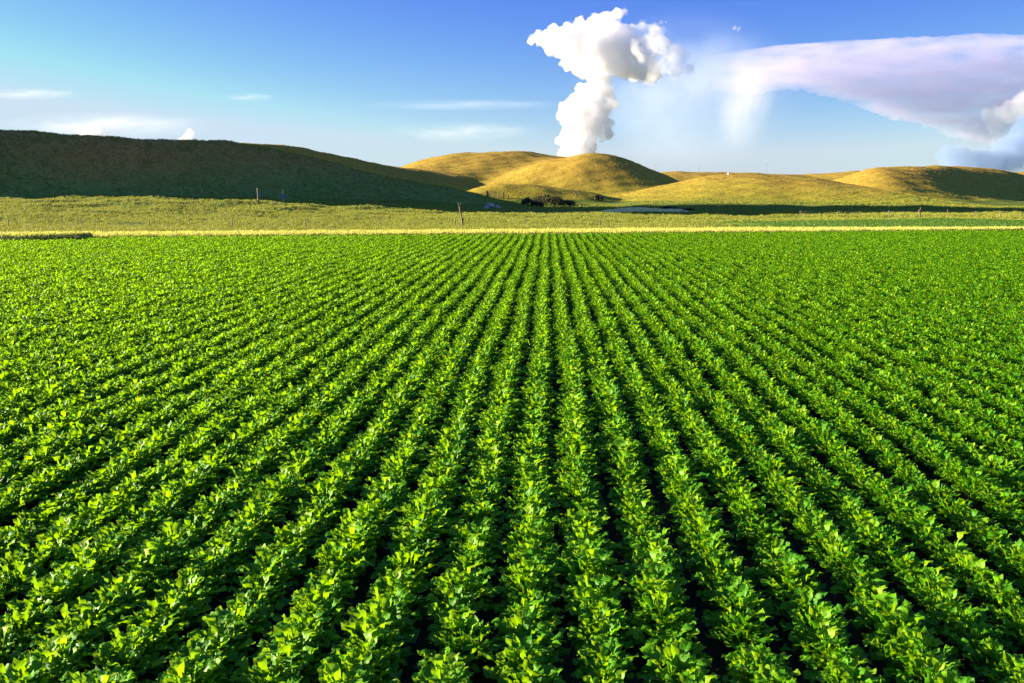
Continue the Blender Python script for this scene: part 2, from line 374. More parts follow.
puff_cloud('anvil_cloud', [(533, 40, 4, 0), (541, 39, 7, 0), (551, 41, 11, 0), (564, 43, 15, 0), (579, 45, 18, 2), (595, 46, 23, 3), (611, 46, 25, 5), (626, 54, 23, 6), (602, 66, 16, 4), (593, 74, 8, 3),
                           (560, 34, 7, 0), (570, 32, 8, 0), (581, 29, 9, 0), (596, 26, 10, 1), (609, 21, 9, 1), (618, 15, 6, 0), (625, 11, 3.5, 0), (641, 64, 16, 6), (652, 72, 11, 8)], cm_anvil,
           'bright white anvil shaped cloud head pointing left above the column', extra=9, seed=5)
cm_soft = cloud_mat('cumulus_soft', 0.0065, color=(0.95, 0.955, 0.98), scale=0.008, detail=6, thr=(0.36, 0.62))
puff_cloud('trailing_cloud', [(650, 54, 18, -26), (659, 67, 13, -26), (671, 72, 10, -26), (684, 73, 6, -26), (652, 40, 10, -26), (668, 58, 13, -26), (650, 80, 7, -26), (638, 33, 6, -24)], cm_soft,
           'softer white cloud trailing from the right side of the anvil head', extra=8, seed=25)
cm_wisp = cloud_mat('wisp', 0.006, color=(0.95, 0.95, 0.97))
puff_cloud('cloud_puff', [(642, 22, 3, 0), (645, 21, 2.2, 0)], cm_wisp, 'tiny white cloud puff just right of the anvil tip', voxel=5, disp=(22, 34), extra=4, seed=6)
puff_cloud('cloud_puff', [(656, 25, 2.6, 0), (661, 22.5, 2.2, 0), (666, 21.5, 1.6, 0)], cm_wisp, 'second tiny white cloud puff right of the anvil tip', voxel=5, disp=(22, 34), extra=4, seed=8)
puff_cloud('cloud_puff', [(735, 28, 2, 0), (739, 28.5, 1.8, 0), (738, 31, 1.4, 0)], cm_wisp, 'tiny white cloud wisp high over the gap between both large clouds', voxel=5, disp=(22, 34), extra=4, seed=9)
cm_veil = cloud_mat('veil', 0.0013, scale=2.2, falloff=True, thr=(0.25, 0.7), color=(0.62, 0.70, 0.86))
veil('cloud_veil', 690, 92, 130, 84, 70, cm_veil, 'thin bluish veil of cloud trailing right from the anvil head', Y=CY*1.4)
cm_right = cloud_mat('right_anvil', 0.0021, scale=4.0, thr=(0.3, 0.66), detail=6, color=(0.66, 0.63, 0.84), stretch=(.0006, .0012, .0024), fade_x=(-2450.0, -1400.0))
cm_funnel = cloud_mat('funnel', 0.0015, scale=2.2, falloff=True, thr=(0.25, 0.7), detail=5, color=(0.84, 0.83, 0.90))
def slab_cloud(name, outline, thick, mat, label, Y=CY, nseg=260):
    """sheet cloud: upper and lower edge curves over x, lens-like in depth"""
    xs = np.linspace(outline[0][0], outline[-1][0], nseg)
    ox = [p[0] for p in outline]; tp = np.interp(xs, ox, [p[1] for p in outline]); bt = np.interp(xs, ox, [p[2] for p in outline])
    k = np.ones(9)/9
    tp = np.convolve(np.pad(tp, 4, mode='edge'), k, 'valid'); bt = np.convolve(np.pad(bt, 4, mode='edge'), k, 'valid')
    V = []; F = []; n = 40
    c0 = at((outline[0][0]+outline[-1][0])/2, float(np.mean((tp+bt)/2)), Y)
    S = 1.0
    for x, a, b in zip(xs, tp, bt):
        t = at(x, a, Y); u = at(x, b, Y); m_ = (t+u)/2; hz = max((t.z-u.z)/2, 2.0)
        for j in range(n):
            an = 2*math.pi*j/n
            nz = mnoise.noise(Vector((x*0.035, math.cos(an)*1.5, math.sin(an)*1.5)))
            amp = 1.0 if math.sin(an) < 0 else 0.35
            rr = 1+amp*(0.12*nz+0.10*mnoise.noise(Vector((x*0.13, math.cos(an)*3, math.sin(an)*3)))+0.05*mnoise.noise(Vector((x*0.4, math.cos(an)*6, math.sin(an)*6))))
            V.append((Vector((m_.x, m_.y+math.cos(an)*thick*PXM*min(1, hz/(25*PXM)), m_.z+math.sin(an)*hz*rr))-c0)/S)
    for i in range(nseg-1):
        for j in range(n):
            F.append((i*n+j, (i+1)*n+j, (i+1)*n+(j+1) % n, i*n+(j+1) % n))
    F.append(tuple(range(n))); F.append(tuple(range((nseg-1)*n+n-1, (nseg-1)*n-1, -1)))
    o = meshobj(name, V, F, mat, smooth=True); o.location = c0
    bm = bmesh.new(); bm.from_mesh(o.data); bmesh.ops.recalc_face_normals(bm, faces=bm.faces); bm.to_mesh(o.data); bm.free()
    tag(o, label, 'cloud'); return o
slab_cloud('sheet_cloud', [(660, 66, 74), (690, 58, 84), (720, 53, 92), (750, 49.5, 96), (775, 46, 92), (787, 45, 89), (814, 43.5, 90), (881, 39, 112), (932, 36.5, 129), (972, 35, 141), (994, 34.5, 147),
                           (1010, 34, 138), (1040, 34, 124), (1100, 34, 112), (1180, 38, 92), (1260, 50, 56)],
           60, cm_right, 'broad lilac white sheet cloud spreading off the right edge', Y=CY*1.2)
veil('funnel_cloud', 744, 104, 34, 56, 44, cm_funnel, 'pale funnel shaped cloud hanging under the left end of the sheet', Y=CY*1.28, roll=8)
cm_bright = cloud_mat('bright_heap', 0.0022, color=(0.985, 0.98, 0.985))
puff_cloud('cumulus_cloud', [(984, 134, 9, 0), (968, 128, 6, 0), (997, 124, 10, 4), (1012, 112, 11, 6), (992, 112, 8, 4), (1030, 104, 14, 8), (975, 140, 5, 0)], cm_bright,
           'bright white heap under the sheet cloud near the right edge', Y=CY*0.98, extra=8, seed=31)
cm_shade = cloud_mat('shade_tinted_cumulus', 0.006, color=(0.34, 0.47, 0.70))  # shadow of the sheet cloud put into the blue colour
puff_cloud('cumulus_cloud', [(985, 170, 20, 0), (1012, 152, 16, 5), (1035, 140, 20, 8), (955, 168, 15, 0), (945, 154, 8, 0), (962, 152, 6, 0), (1060, 155, 26, 8), (1024, 128, 8, 4)], cm_shade,
           'hazy blue grey cumulus low above the right hill', Y=CY*0.9, extra=5, seed=12, voxel=12)
cm_puff2 = cloud_mat('far_puff', 0.008, color=(0.75, 0.75, 0.78))
puff_cloud('cumulus_cloud', [(93, 133, 8, 0), (85, 136, 7, 0), (101, 136, 7, 0), (95, 126, 5, 0)], cm_puff2, 'small white cumulus peeping over the ridge near the left edge', voxel=8, disp=(36, 60), extra=4, seed=14)
puff_cloud('cumulus_cloud', [(187, 141, 7, 0), (190, 133, 4.5, 0), (181, 142, 5, 0)], cm_puff2, 'smallest white cumulus tuft peeping over the ridge crest', voxel=8, disp=(36, 60), extra=4, seed=15)
cm_cirrus = cloud_mat('cirrus', 0.0016, scale=1.7, falloff=True, thr=(0.3, 0.75), color=(1, 0.98, 0.97), stretch=(1.6, 1, 0.8))
veil('cirrus_streak', 30, 94, 62, 7, 20, cm_cirrus, 'thin white streak high above the ridge at the left edge')
veil('cirrus_streak', 105, 126, 125, 17, 30, cm_cirrus, 'wide faint white band lying just above the left ridge')
veil('cirrus_streak', 465, 105, 118, 7, 20, cm_cirrus, 'long thin white streak left of the cloud column')
veil('cirrus_streak', 465, 132, 92, 13, 24, cm_cirrus, 'lower faint white band left of the cloud column')
veil('cirrus_streak', 250, 97, 34, 5, 15, cm_cirrus, 'short faint streak in the blue above the middle of the ridge')

# ------------------------------------------------------------------ field soil
EDGE = lambda X: 79.5+0.22*X          # where the crop ends: the headland runs a little aslant
ROW = 0.56; ROW0 = -0.15
def build_soil():
    # one low ridge for every crop row
    xs = np.arange(ROW0-190*ROW, ROW0+215*ROW, ROW/4)
    ys = np.concatenate([[-60], np.arange(0, 112, 2.0)])
    X, Y = np.meshgrid(xs, ys); Yc = np.minimum(Y, EDGE(X)+0.6)
    Z = 0.035+0.035*np.cos(2*math.pi*(X-ROW0)/ROW)
    i = np.arange(X.size).reshape(X.shape)
    q = np.stack([i[:-1, :-1], i[:-1, 1:], i[1:, 1:], i[1:, :-1]], -1).reshape(-1, 4)
    V = np.stack([X, Yc, Z], -1).reshape(-1, 3)
    keep = (V[q[:, 2], 1]-V[q[:, 1], 1]) > 1e-4
    o = meshobj('field_soil', V.tolist(), q[keep].tolist(), M['soil'], smooth=True); o['kind'] = 'structure'
build_soil()

# ------------------------------------------------------------------ beet leaves and plants
def leaf_mesh(name, pet, bl, bw, e0, droop, rnd, tint):
    V = []; F = []
    def pt(s, e): return None
    # centre line: straight-ish stalk, then the blade arching over
    pos = Vector((0, 0, 0.02)); e = e0; line = []
    for i in range(3):
        line.append((pos.copy(), e)); pos = pos+Vector((0, math.cos(e), math.sin(e)))*pet/2; e -= 0.07
    pw = 0.006
    for (p, ee) in line:
        V.append(p+Vector((-pw, 0, 0))); V.append(p+Vector((pw, 0, 0)))
    for i in range(2): F.append((2*i, 2*i+1, 2*i+3, 2*i+2))
    b0 = len(V); pos = line[2][0]; e = line[2][1]; rows = 5; cols = 5
    prof = [0.52, 1.0, 1.05, 0.92, 0.56]
    ph = rnd.uniform(0, 6.28); tw = rnd.uniform(-0.5, 0.5)
    for r in range(rows):
        t = r/(rows-1); w = bw*prof[r]/2*rnd.uniform(0.9, 1.1)
        d = Vector((0, math.cos(e), math.sin(e))); up = Vector((0, -math.sin(e), math.cos(e))); sx = Vector((1, 0, 0))
        sx = (sx*math.cos(tw*t)+up*math.sin(tw*t))
        for c in range(cols):
            u = (c-2)/2.0
            lift = 0.28*abs(u)**1.5*w - (0.05*w if c == 2 else 0) + bw*0.19*math.sin(ph+t*9+u*2.2)*abs(u) + bw*0.085*rnd.uniform(-1, 1)
            back = -0.18*abs(u)*bw if r == 0 else 0
            V.append(pos+sx*u*w+up*lift+d*back)
        pos = pos+d*bl/(rows-1); e -= droop/(rows-1)
    for r in range(rows-1):
        for c in range(cols-1):
            a = b0+r*cols+c; F.append((a, a+1, a+cols+1, a+cols))
    me = bpy.data.meshes.new(name); me.from_pydata([tuple(v) for v in V], [], F); me.update()
    me.polygons.foreach_set('use_smooth', [True]*len(me.polygons))
    at_ = me.attributes.new('tint', 'FLOAT', 'POINT'); at_.data.foreach_set('value', [tint]*len(V))
    me.materials.append(M['beet'])
    return me
lr = random.Random(5)
OUTER = [leaf_mesh('leaf', lr.uniform(.12, .19), lr.uniform(.068, .095), lr.uniform(.056, .078), R(lr.uniform(32, 56)), R(lr.uniform(30, 100)), lr, 1.1 if i == 7 else lr.uniform(0.0, 0.75)) for i in range(16)]
INNER = [leaf_mesh('leaf', lr.uniform(.14, .23), lr.uniform(.058, .085), lr.uniform(.045, .066), R(lr.uniform(52, 86)), R(lr.uniform(20, 100)), lr, 1.05 if i == 7 else lr.uniform(0.2, 0.9)) for i in range(16)]
def plant_recipe(rnd):
    out = []; a = rnd.uniform(0, 6.28)
    no, ni = rnd.randint(20, 22), rnd.randint(23, 25)
    for i in range(no):
        a += 2.4+rnd.uniform(-.25, .25); out.append((OUTER[rnd.randrange(16)], a, rnd.uniform(-.15, .15), rnd.uniform(.8, 1.15)))
    for i in range(ni):
        a += 2.4+rnd.uniform(-.3, .3); out.append((INNER[rnd.randrange(16)], a, rnd.uniform(-.25, .2), rnd.uniform(.75, 1.15)))
    return out
RECIPES = [plant_recipe(lr) for _ in range(14)]
def leaf_matrix(rz, tilt, s, off=0.012):
    return Matrix.Rotation(rz, 4, 'Z') @ Matrix.Translation((0, off, 0)) @ Matrix.Rotation(tilt, 4, 'X') @ Matrix.Scale(s, 4)
def join_recipe(name, rec):
    V = []; F = []; T = []
    for (me, rz, ti, s) in rec:
        mt = leaf_matrix(rz, ti, s); b = len(V)
        V += [mt @ v.co for v in me.vertices]; F += [tuple(b+i for i in p.vertices) for p in me.polygons]
        T += [d.value for d in me.attributes['tint'].data]
    o = meshobj(name, V, F, M['beet'], smooth=True, link=False)
    at_ = o.data.attributes.new('tint', 'FLOAT', 'POINT'); at_.data.foreach_set('value', T)
    return o

def scatter(name, P, rotv, scl, idx, protos, label, cat):
    """stuff: one object whose geometry nodes put a prototype on every point"""
    me = bpy.data.meshes.new(name); me.from_pydata(np.asarray(P).tolist(), [], []); me.update()
    a = me.attributes.new('rotv', 'FLOAT_VECTOR', 'POINT'); a.data.foreach_set('vector', np.asarray(rotv, np.float32).reshape(-1))
    a = me.attributes.new('scl', 'FLOAT_VECTOR', 'POINT'); a.data.foreach_set('vector', np.asarray(scl, np.float32).reshape(-1))
    a = me.attributes.new('idx', 'INT', 'POINT'); a.data.foreach_set('value', np.asarray(idx, np.int32))
    o = bpy.data.objects.new(name, me); COL.objects.link(o)
    pc = bpy.data.collections.new(name+'_kinds')
    for p in protos: pc.objects.link(p)
    ng = bpy.data.node_groups.new(name, 'GeometryNodeTree')
    ng.interface.new_socket('Geometry', in_out='INPUT', socket_type='NodeSocketGeometry')
    ng.interface.new_socket('Geometry', in_out='OUTPUT', socket_type='NodeSocketGeometry')
    gi = ng.nodes.new('NodeGroupInput'); go = ng.nodes.new('NodeGroupOutput')
    ci = ng.nodes.new('GeometryNodeCollectionInfo'); ci.inputs['Collection'].default_value = pc
    ci.inputs['Separate Children'].default_value = True; ci.inputs['Reset Children'].default_value = True
    ip = ng.nodes.new('GeometryNodeInstanceOnPoints'); ip.inputs['Pick Instance'].default_value = True
    def na(nm, t):
        n = ng.nodes.new('GeometryNodeInputNamedAttribute'); n.data_type = t; n.inputs['Name'].default_value = nm
        return n.outputs['Attribute']
    L = ng.links
    L.new(gi.outputs[0], ip.inputs['Points']); L.new(ci.outputs[0], ip.inputs['Instance'])
    L.new(na('idx', 'INT'), ip.inputs['Instance Index'])
    e2r = ng.nodes.new('FunctionNodeEulerToRotation'); L.new(na('rotv', 'FLOAT_VECTOR'), e2r.inputs[0]); L.new(e2r.outputs[0], ip.inputs['Rotation'])
    L.new(na('scl', 'FLOAT_VECTOR'), ip.inputs['Scale']); L.new(ip.outputs[0], go.inputs[0])
    md = o.modifiers.new('scatter', 'NODES'); md.node_group = ng
    tag(o, label, cat, kind='stuff')
    return o

def crop_points():
    P = []
    for k in range(-165, 190):
        x = ROW0+k*ROW
        y = max(3.6, (abs(x)-9.0)/0.78); y += rng.uniform(0, .2)
        ye = EDGE(x)
        if y > ye: continue
        n = int((ye-y)/0.15)+2
        ys = y+np.cumsum(rng.uniform(0.115, 0.195, n)); ys = ys[ys < ye]
        keep = (rng.random(len(ys)) > 0.045) & ~((x < -34) & (ys > ye-2.0-3.2*min(1.0, (-33.0-x)/5.0)))
        ys = ys[keep]; n = len(ys)
        # vigour drifts along a row
        v = np.array([mnoise.noise(Vector((x*1.3, t*0.55, 3.1)))+0.6*mnoise.noise(Vector((x*0.12, t*0.09, 8.7))) for t in ys])
        s = np.clip(1.12+0.20*v+rng.normal(0, 0.09, n), 0.66, 1.42)
        xx = x+rng.normal(0, 0.028, n)+0.03*np.sin(ys*0.35+k)
        P.append(np.stack([xx, ys, np.full(n, 0.055), s], -1))
    return np.concatenate(P)
def build_crop():
    P = crop_points(); n = len(P)
    recs = rng.integers(0, 14, n); rz = rng.uniform(0, 6.283, n)
    tlt = rng.normal(0, 0.07, (n, 2))
    # which ones show largest in the picture: nearest of those inside the frame
    d = CAM_R.transposed()
    rel = P[:, :3]+np.array([0, 0, 0.22-CAM_Z]); c = rel @ np.array(d).T
    u = 512+FPX*c[:, 0]/-c[:, 2]; v = 341.5-FPX*c[:, 1]/-c[:, 2]
    inside = (u > 4) & (u < 1020) & (v < 672) & (c[:, 2] < 0)
    order = np.argsort(np.where(inside, -c[:, 2], 1e9))[:300]
    near = np.zeros(n, bool); near[order] = True
    protos = [join_recipe('beet_plant_kind_%02d' % i, r) for i, r in enumerate(RECIPES)]
    far = ~near
    rv = np.stack([tlt[:, 0], tlt[:, 1], rz], -1); sc = np.repeat(P[:, 3:4], 3, 1)
    scatter('beet_crop', P[far, :3], rv[far], sc[far], recs[far], protos, 'dense rows of leafy green beet plants receding across the whole field', 'crop')
    nums = ['', 'first', 'second', 'third', 'fourth', 'fifth', 'sixth', 'seventh', 'eighth', 'ninth', 'tenth', 'eleventh', 'twelfth', 'thirteenth', 'fourteenth', 'fifteenth',
            'sixteenth', 'seventeenth', 'eighteenth', 'nineteenth', 'twentieth', 'twenty-first', 'twenty-second', 'twenty-third', 'twenty-fourth', 'twenty-fifth',
            'twenty-sixth', 'twenty-seventh', 'twenty-eighth', 'twenty-ninth', 'thirtieth']
    count = {}
    for j in order:
        x, y, z, s = P[j]
        k = int(round((x-ROW0)/ROW)); count[k] = count.get(k, 0)+1
        if k == 0: where = 'middle crop row'
        else: where = '%s row %s of middle row' % (nums[min(abs(k), 30)], 'left' if k < 0 else 'right')
        size = 'small ' if s < 0.86 else ('big ' if s > 1.12 else '')
        lab = '%sleafy beet plant, %s from near end of %s' % (size, nums[min(count[k], 30)], where)
        e = empty('beet_plant', (x, y, z)); e.rotation_euler = (tlt[j, 0], tlt[j, 1], rz[j]); e.scale = (s, s, s)
        tag(e, lab, 'beet plant', 'beet plants at the near ends of the rows')
        for (me, a, ti, sl) in RECIPES[recs[j]]:
            lo = bpy.data.objects.new('leaf', me); COL.objects.link(lo); lo.parent = e; lo.matrix_local = leaf_matrix(a, ti, sl)
if not QUICK: build_crop()

# ------------------------------------------------------------------ grasses
def tuft(name, mat, n, h, spread, width, rnd, lean=0.5, heads=False):
    V = []; F = []; T = []
    for i in range(n):
        a = rnd.uniform(0, 6.28); r = spread*math.sqrt(rnd.random())
        b = Vector((math.cos(a)*r, math.sin(a)*r, -0.03)); d = rnd.uniform(0, 6.28); ln = rnd.uniform(0.1, lean)
        out = Vector((math.cos(d), math.sin(d), 0)); side = Vector((-math.sin(d), math.cos(d), 0)).lerp(Vector((rnd.uniform(-1, 1), rnd.uniform(-1, 1), 0)), .5).normalized()
        hh = h*rnd.uniform(.55, 1.1); w = width*rnd.uniform(.6, 1.2); t = rnd.random()
        m_ = b+out*ln*hh*.35+Vector((0, 0, hh*.6)); tp = b+out*ln*hh+Vector((0, 0, hh))
        k = len(V)
        V += [b-side*w/2, b+side*w/2, m_-side*w*.45, m_+side*w*.45, tp]; F += [(k, k+1, k+3, k+2), (k+2, k+3, k+4)]; T += [t]*5
        if heads:
            k = len(V); V += [tp-side*w*.9-Vector((0, 0, .10)), tp+side*w*.9-Vector((0, 0, .10)), tp+side*w*.6+Vector((0, 0, .05)), tp-side*w*.6+Vector((0, 0, .05))]
            F.append((k, k+1, k+2, k+3)); T += [min(1, t+.3)]*4
    o = meshobj(name, V, F, mat, link=False)
    at_ = o.data.attributes.new('tint', 'FLOAT', 'POINT'); at_.data.foreach_set('value', T)
    return o
def grass(name, XY, hs, protos, label, cat='grass'):
    n = len(XY); Z = H(XY[:, 0], XY[:, 1]); Z = np.where(XY[:, 1] < 100, np.minimum(Z, -0.02), Z)
    P = np.column_stack([XY, Z]); rv = np.column_stack([np.zeros(n), np.zeros(n), rng.uniform(0, 6.28, n)])
    sc = np.column_stack([hs, hs, hs*rng.uniform(.8, 1.2, n)])
    return scatter(name, P, rv, sc, rng.integers(0, len(protos), n), protos, label, cat)
def strip_pts(n, y0f, y1f, u0=-1.0, u1=1.0):
    """points in a band between two lines y0(X), y1(X)"""
    out = []
    X = rng.uniform(-100, 122, n); a = y0f(X); b = y1f(X)
    Y = a+(b-a)*rng.random(n)
    k = (X/Y > u0) & (X/Y < u1) & (b > a)
    return np.column_stack([X, Y])[k]
gr = random.Random(21)
def build_grass():
    T_p = [tuft('pasture_tuft_%d' % i, M['grass'], 22, .36, .28, .027, gr) for i in range(5)]
    T_d = [tuft('dry_tuft_%d' % i, M['dry'], 16, .38, .40, .05, gr) for i in range(5)]
    T_h = [tuft('hay_tuft_%d' % i, M['hay'], 30, .45, .26, .014, gr, heads=True) for i in range(5)]
    T_s = [tuft('shade_tuft_%d' % i, M['weed'], 22, .5, .26, .05, gr) for i in range(4)]
    T_g = [tuft('green_tuft_%d' % i, M['greencrop'], 22, .40, .28, .06, gr) for i in range(4)]
    # ripe strip between crop and pasture
    bulge = lambda X: -6.5*sm((-30-X)/4.0)
    XY = strip_pts(62000, lambda X: EDGE(X)+0.7+bulge(X)*0.0, lambda X: EDGE(X)+6.3-3.9*sm((X-15)/30))
    grass('ripe_grass', XY, rng.uniform(.8, 1.2, len(XY)), T_h, 'pale yellow strip of ripe tall grass along the far field edge')
    # tall grass corner standing into the field on the far left
    n = 9000; X = rng.uniform(-52, -33.6, n); Y = EDGE(X)+rng.uniform(-2.2, 1.2, n)*sm((-33.2-X)/3.5)
    grass('tall_grass', np.column_stack([X, Y]), rng.uniform(1.1, 1.45, n), T_h, 'tall yellow grass jutting over the crop at the left edge')
    n = 3500; X = rng.uniform(-52, -33.4, n); Y = EDGE(X)-2.0-rng.random(n)*3.4*sm((-33.0-X)/5.0)  # added dark tufts in place of the tall grass's shadow on the crop
    grass('corner_shade_tufts', np.column_stack([X, Y]), rng.uniform(.6, 1.2, n), [tuft('corner_shade_tuft_%d' % i, M['weed'], 24, .5, .26, .05, gr) for i in range(3)], 'dark green tufts standing in for shade before the tall grass at left edge', 'shade tufts')
    # dark tufts standing in for a shaded ditch behind the strip
    XY = strip_pts(9000, lambda X: EDGE(X)+7.0-3.4*sm((X-15)/30), lambda X: EDGE(X)+9.0-4*sm((X-15)/30), u1=-0.0)
    grass('ditch_shade_tufts', XY, rng.uniform(.6, 1.1, len(XY)), T_s, 'dark green tufts standing in for ditch shade behind the ripe strip', 'shade tufts')
    # pasture
    n = 170000; Y = 58+rng.random(n)**1.3*216; X = (rng.random(n)*1.9-0.95)*Y
    k = Y > EDGE(X)+7.2; X, Y = X[k], Y[k]
    pat = np.array([mnoise.noise(Vector((x*.06, y*.05, 1.0)))+.5*mnoise.noise(Vector((x*.25, y*.2, 5.0))) for x, y in zip(X, Y)])
    cb0 = ground(602, 212.6); cb1 = at(692, 212.6, cb0.y)
    k = (pat > -0.75) & ~((rng.random(len(X)) > .2) & (X > cb0.x-1) & (X < cb1.x+1) & (Y > cb0.y-4) & (Y < max(cb0.y, cb1.y)+8))
    X, Y, pat = X[k], Y[k], pat[k]
    gband = (X > 22) & (Y < EDGE(X)+34)
    grass('pasture_grass', np.column_stack([X, Y])[~gband], np.clip(.85+.5*pat[~gband]+rng.normal(0, .15, (~gband).sum()), .4, 1.7), T_p, 'rough yellow green pasture grass between strip and hills')
    # lush green band on the right
    n = 52000; X = rng.uniform(14, 120, n); Y = EDGE(X)+3.6+rng.random(n)*32
    k = (X/Y < .95) & (X > 22+rng.normal(0, 3, n)); XY = np.column_stack([X, Y])[k]
    grass('green_band', XY, rng.uniform(.7, 1.15, len(XY)), T_g, 'lush green band of low growth behind the ripe strip on the right')
    # cured grass on the hills
    n = 60000; Y = 150+rng.random(n)*370; X = (rng.random(n)*1.4-0.7)*Y
    b_, hh, tp = terrain_parts(X, Y); k = tp > 2.0
    lush = (np.argmax(hh, axis=0) < 2)
    T_r = [tuft('ridge_tuft_%d' % i, M['ridge_grass'], 16, .34, .40, .05, gr) for i in range(4)]
    k2 = k & lush & (tp > 10.5+rng.normal(0, 1.2, n))
    X1, Y1 = X[k & lush & ~k2], Y[k & lush & ~k2]
    grass('ridge_grass', np.column_stack([X1, Y1]), rng.uniform(.4, 1.0, len(X1)), T_r, 'dark green grass on the shaded face of the left ridge')
    k3 = (k & ~lush) | k2; X, Y = X[k3], Y[k3]
    grass('hill_grass', np.column_stack([X, Y]), rng.uniform(.4, .9, len(X)), T_d, 'short cured bunch grass covering the hills')
if not QUICK: build_grass()

# ------------------------------------------------------------------ fences and posts
def post(name, base, h, r, mat, parent=None, lean=(0, 0), n=7, sink=0.25):
    p0 = Vector((0, 0, -sink)); pts = [p0]; rad = [r]
    for k in range(1, 5):
        f = k/4; pts.append(Vector((lean[0]*f*h+random.uniform(-.01, .01), lean[1]*f*h, h*f))); rad.append(r*(1-.15*f))
    o = tube(name, pts, rad, mat, parent, n=n, jitter=.08)
    o.location = base
    return o
def wire_fence(pix, h, r, label, gap_strands=3, group=None):
    pts = [ground(*p) for p in pix]
    root = empty('wire_fence', pts[0]); tops = []
    for p in pts:
        ln = (random.uniform(-.06, .06), random.uniform(-.05, .05)); hh = h*random.uniform(.88, 1.1)
        post('post', p-pts[0], hh, r*random.uniform(.8, 1.2), M['wood'], root, ln)
        tops.append((p-pts[0], ln))
    for s in range(gap_strands):
        zz = h*(.35+.25*s); W = []
        for i, (p, ln) in enumerate(tops):
            q = p+Vector((ln[0]*zz, ln[1]*zz-r-.006, zz))
            if i:
                m_ = (W[-1]+q)/2-Vector((0, 0, .03)); W.append(m_)
            W.append(q)
        tube('wire', W, [.004]*len(W), M['wire'], root, n=4)
    tag(root, label, 'fence', group)
    return root
wire_fence([(-45, 229.5), (9, 229.3), (82, 228.6), (150, 228.4), (232, 228), (306, 227.6), (380, 227.2), (455, 227), (525, 226.6), (600, 226.2)], 1.0, .055,
           'low wire fence on grey posts behind the ripe strip, left half')
wire_fence([(800, 217.5), (838, 217.6), (860, 217.8), (889, 217.9), (947, 218), (975, 218), (1000, 218), (1050, 218.2)], 1.05, .06,
           'wire fence on thin posts behind the green band at right')
g0 = ground(918.5, 217.5); g1 = ground(920.8, 217.5)
gp = empty('gate_post', g0)
post('post', (0, 0, 0), 1.15, .05, M['wood'], gp, (.02, 0)); post('post', g1-g0, 1.4, .055, M['wood'], gp, (-.10, 0))
tube('brace', [(0.0, -.06, .9), ((g1-g0).x-.1, -.06, 1.0)], [.04, .04], M['wood'], gp)
tag(gp, 'pair of dark braced gate posts rising above the right wire fence', 'fence post')

# the two posts with blue plates below the ridge
def plate(name, loc, w, d, h, mat, parent):
    bm = bmesh.new(); bmesh.ops.create_cube(bm, size=1.0, matrix=Matrix.Diagonal((w, d, h, 1)))
    bmesh.ops.bevel(bm, geom=bm.edges[:], offset=.02, segments=1, affect='EDGES')
    me = bpy.data.meshes.new(name); bm.to_mesh(me); bm.free(); me.materials.append(mat)
    o = bpy.data.objects.new(name, me); COL.objects.link(o); o.parent = parent; o.location = loc
    return o
def sized(px, py_base, py_top):
    b = ground(px, py_base); return b, (py_base-py_top)*b.y/FPX, b.y/FPX
b, hh, u = sized(258.5, 203.5, 188.5)
e = empty('marker_post', b); post('post', (0, 0, 0), hh, u*.85, M['wood'], e, (-.03, 0), n=8)
plate('plate', (u*1.5, -u*.6, hh*.58), u*2.2, u*.5, hh*.26, M['paint_blue'], e)
tube('stub', [(-u*2.6, 0, -.2), (-u*2.6, 0, hh*.22)], [u*.7, u*.6], M['wood'], e)
tag(e, 'dark brown post with small blue plate on its right side', 'post')
b, hh, u = sized(283.2, 203.8, 189.5)
e = empty('marker_post', b)
po = post('post', (0, 0, 0), hh, u*.95, M['paint_yellow'], e, (0, 0), n=8)
plate('plate', (u*.5, -u*1.0, hh*.5), u*3.2, u*.5, hh*.33, M['paint_blue'], e)
tag(e, 'yellow post with broad blue plate across its middle', 'post')
def rock(name, loc, sx, sy, sz, label=None, group=None, seed=0, mat=None, cat='rock'):
    bm = bmesh.new(); bmesh.ops.create_icosphere(bm, subdivisions=3, radius=1.0)
    for v in bm.verts:
        q = v.co.normalized(); n_ = mnoise.noise(q*1.3+Vector((seed*7.1, 0, 0)))*.45+mnoise.noise(q*3.1+Vector((seed, 5, 0)))*.22
        v.co = Vector((q.x*sx, q.y*sy, q.z*sz))*(1+n_)
    me = bpy.data.meshes.new(name); bm.to_mesh(me); bm.free(); me.materials.append(mat or M['rock'])
    o = bpy.data.objects.new(name, me); COL.objects.link(o); o.location = loc
    if label: tag(o, label, cat, group)
    return o
for i, (px, lab) in enumerate([(270.5, 'left of two pale rocks between the two plated posts'), (275.5, 'right of two pale rocks between the two plated posts')]):
    p = ground(px, 203); rock('rock', p+Vector((0, 0, .05)), .35, .3, .18, lab, seed=i)

# forked dead trunk by the strip
b, hh, u = sized(462.5, 228, 203)
e = empty('dead_tree', b)
tube('trunk', [(0, 0, -.3), (0, 0, hh*.18), (-.10, .02, hh*.45), (-.24, .02, hh*.68), (-.32, .04, hh*.86)], [.105, .09, .075, .065, .055], M['wood'], e, n=8, jitter=.12)
tube('branch', [(-.32, .04, hh*.84), (-.40, .05, hh*.93), (-.44, .05, hh*1.02)], [.06, .04, .02], M['wood'], e, n=6)
tube('branch', [(-.31, .04, hh*.82), (-.20, .02, hh*.92), (-.17, .0, hh*1.03)], [.055, .04, .02], M['wood'], e, n=6)
tube('branch', [(0, 0, hh*.22), (.10, -.02, hh*.33), (.13, -.02, hh*.38)], [.07, .05, .03], M['wood'], e, n=6)
tag(e, 'bare leaning forked trunk standing beside the ripe strip', 'dead tree')

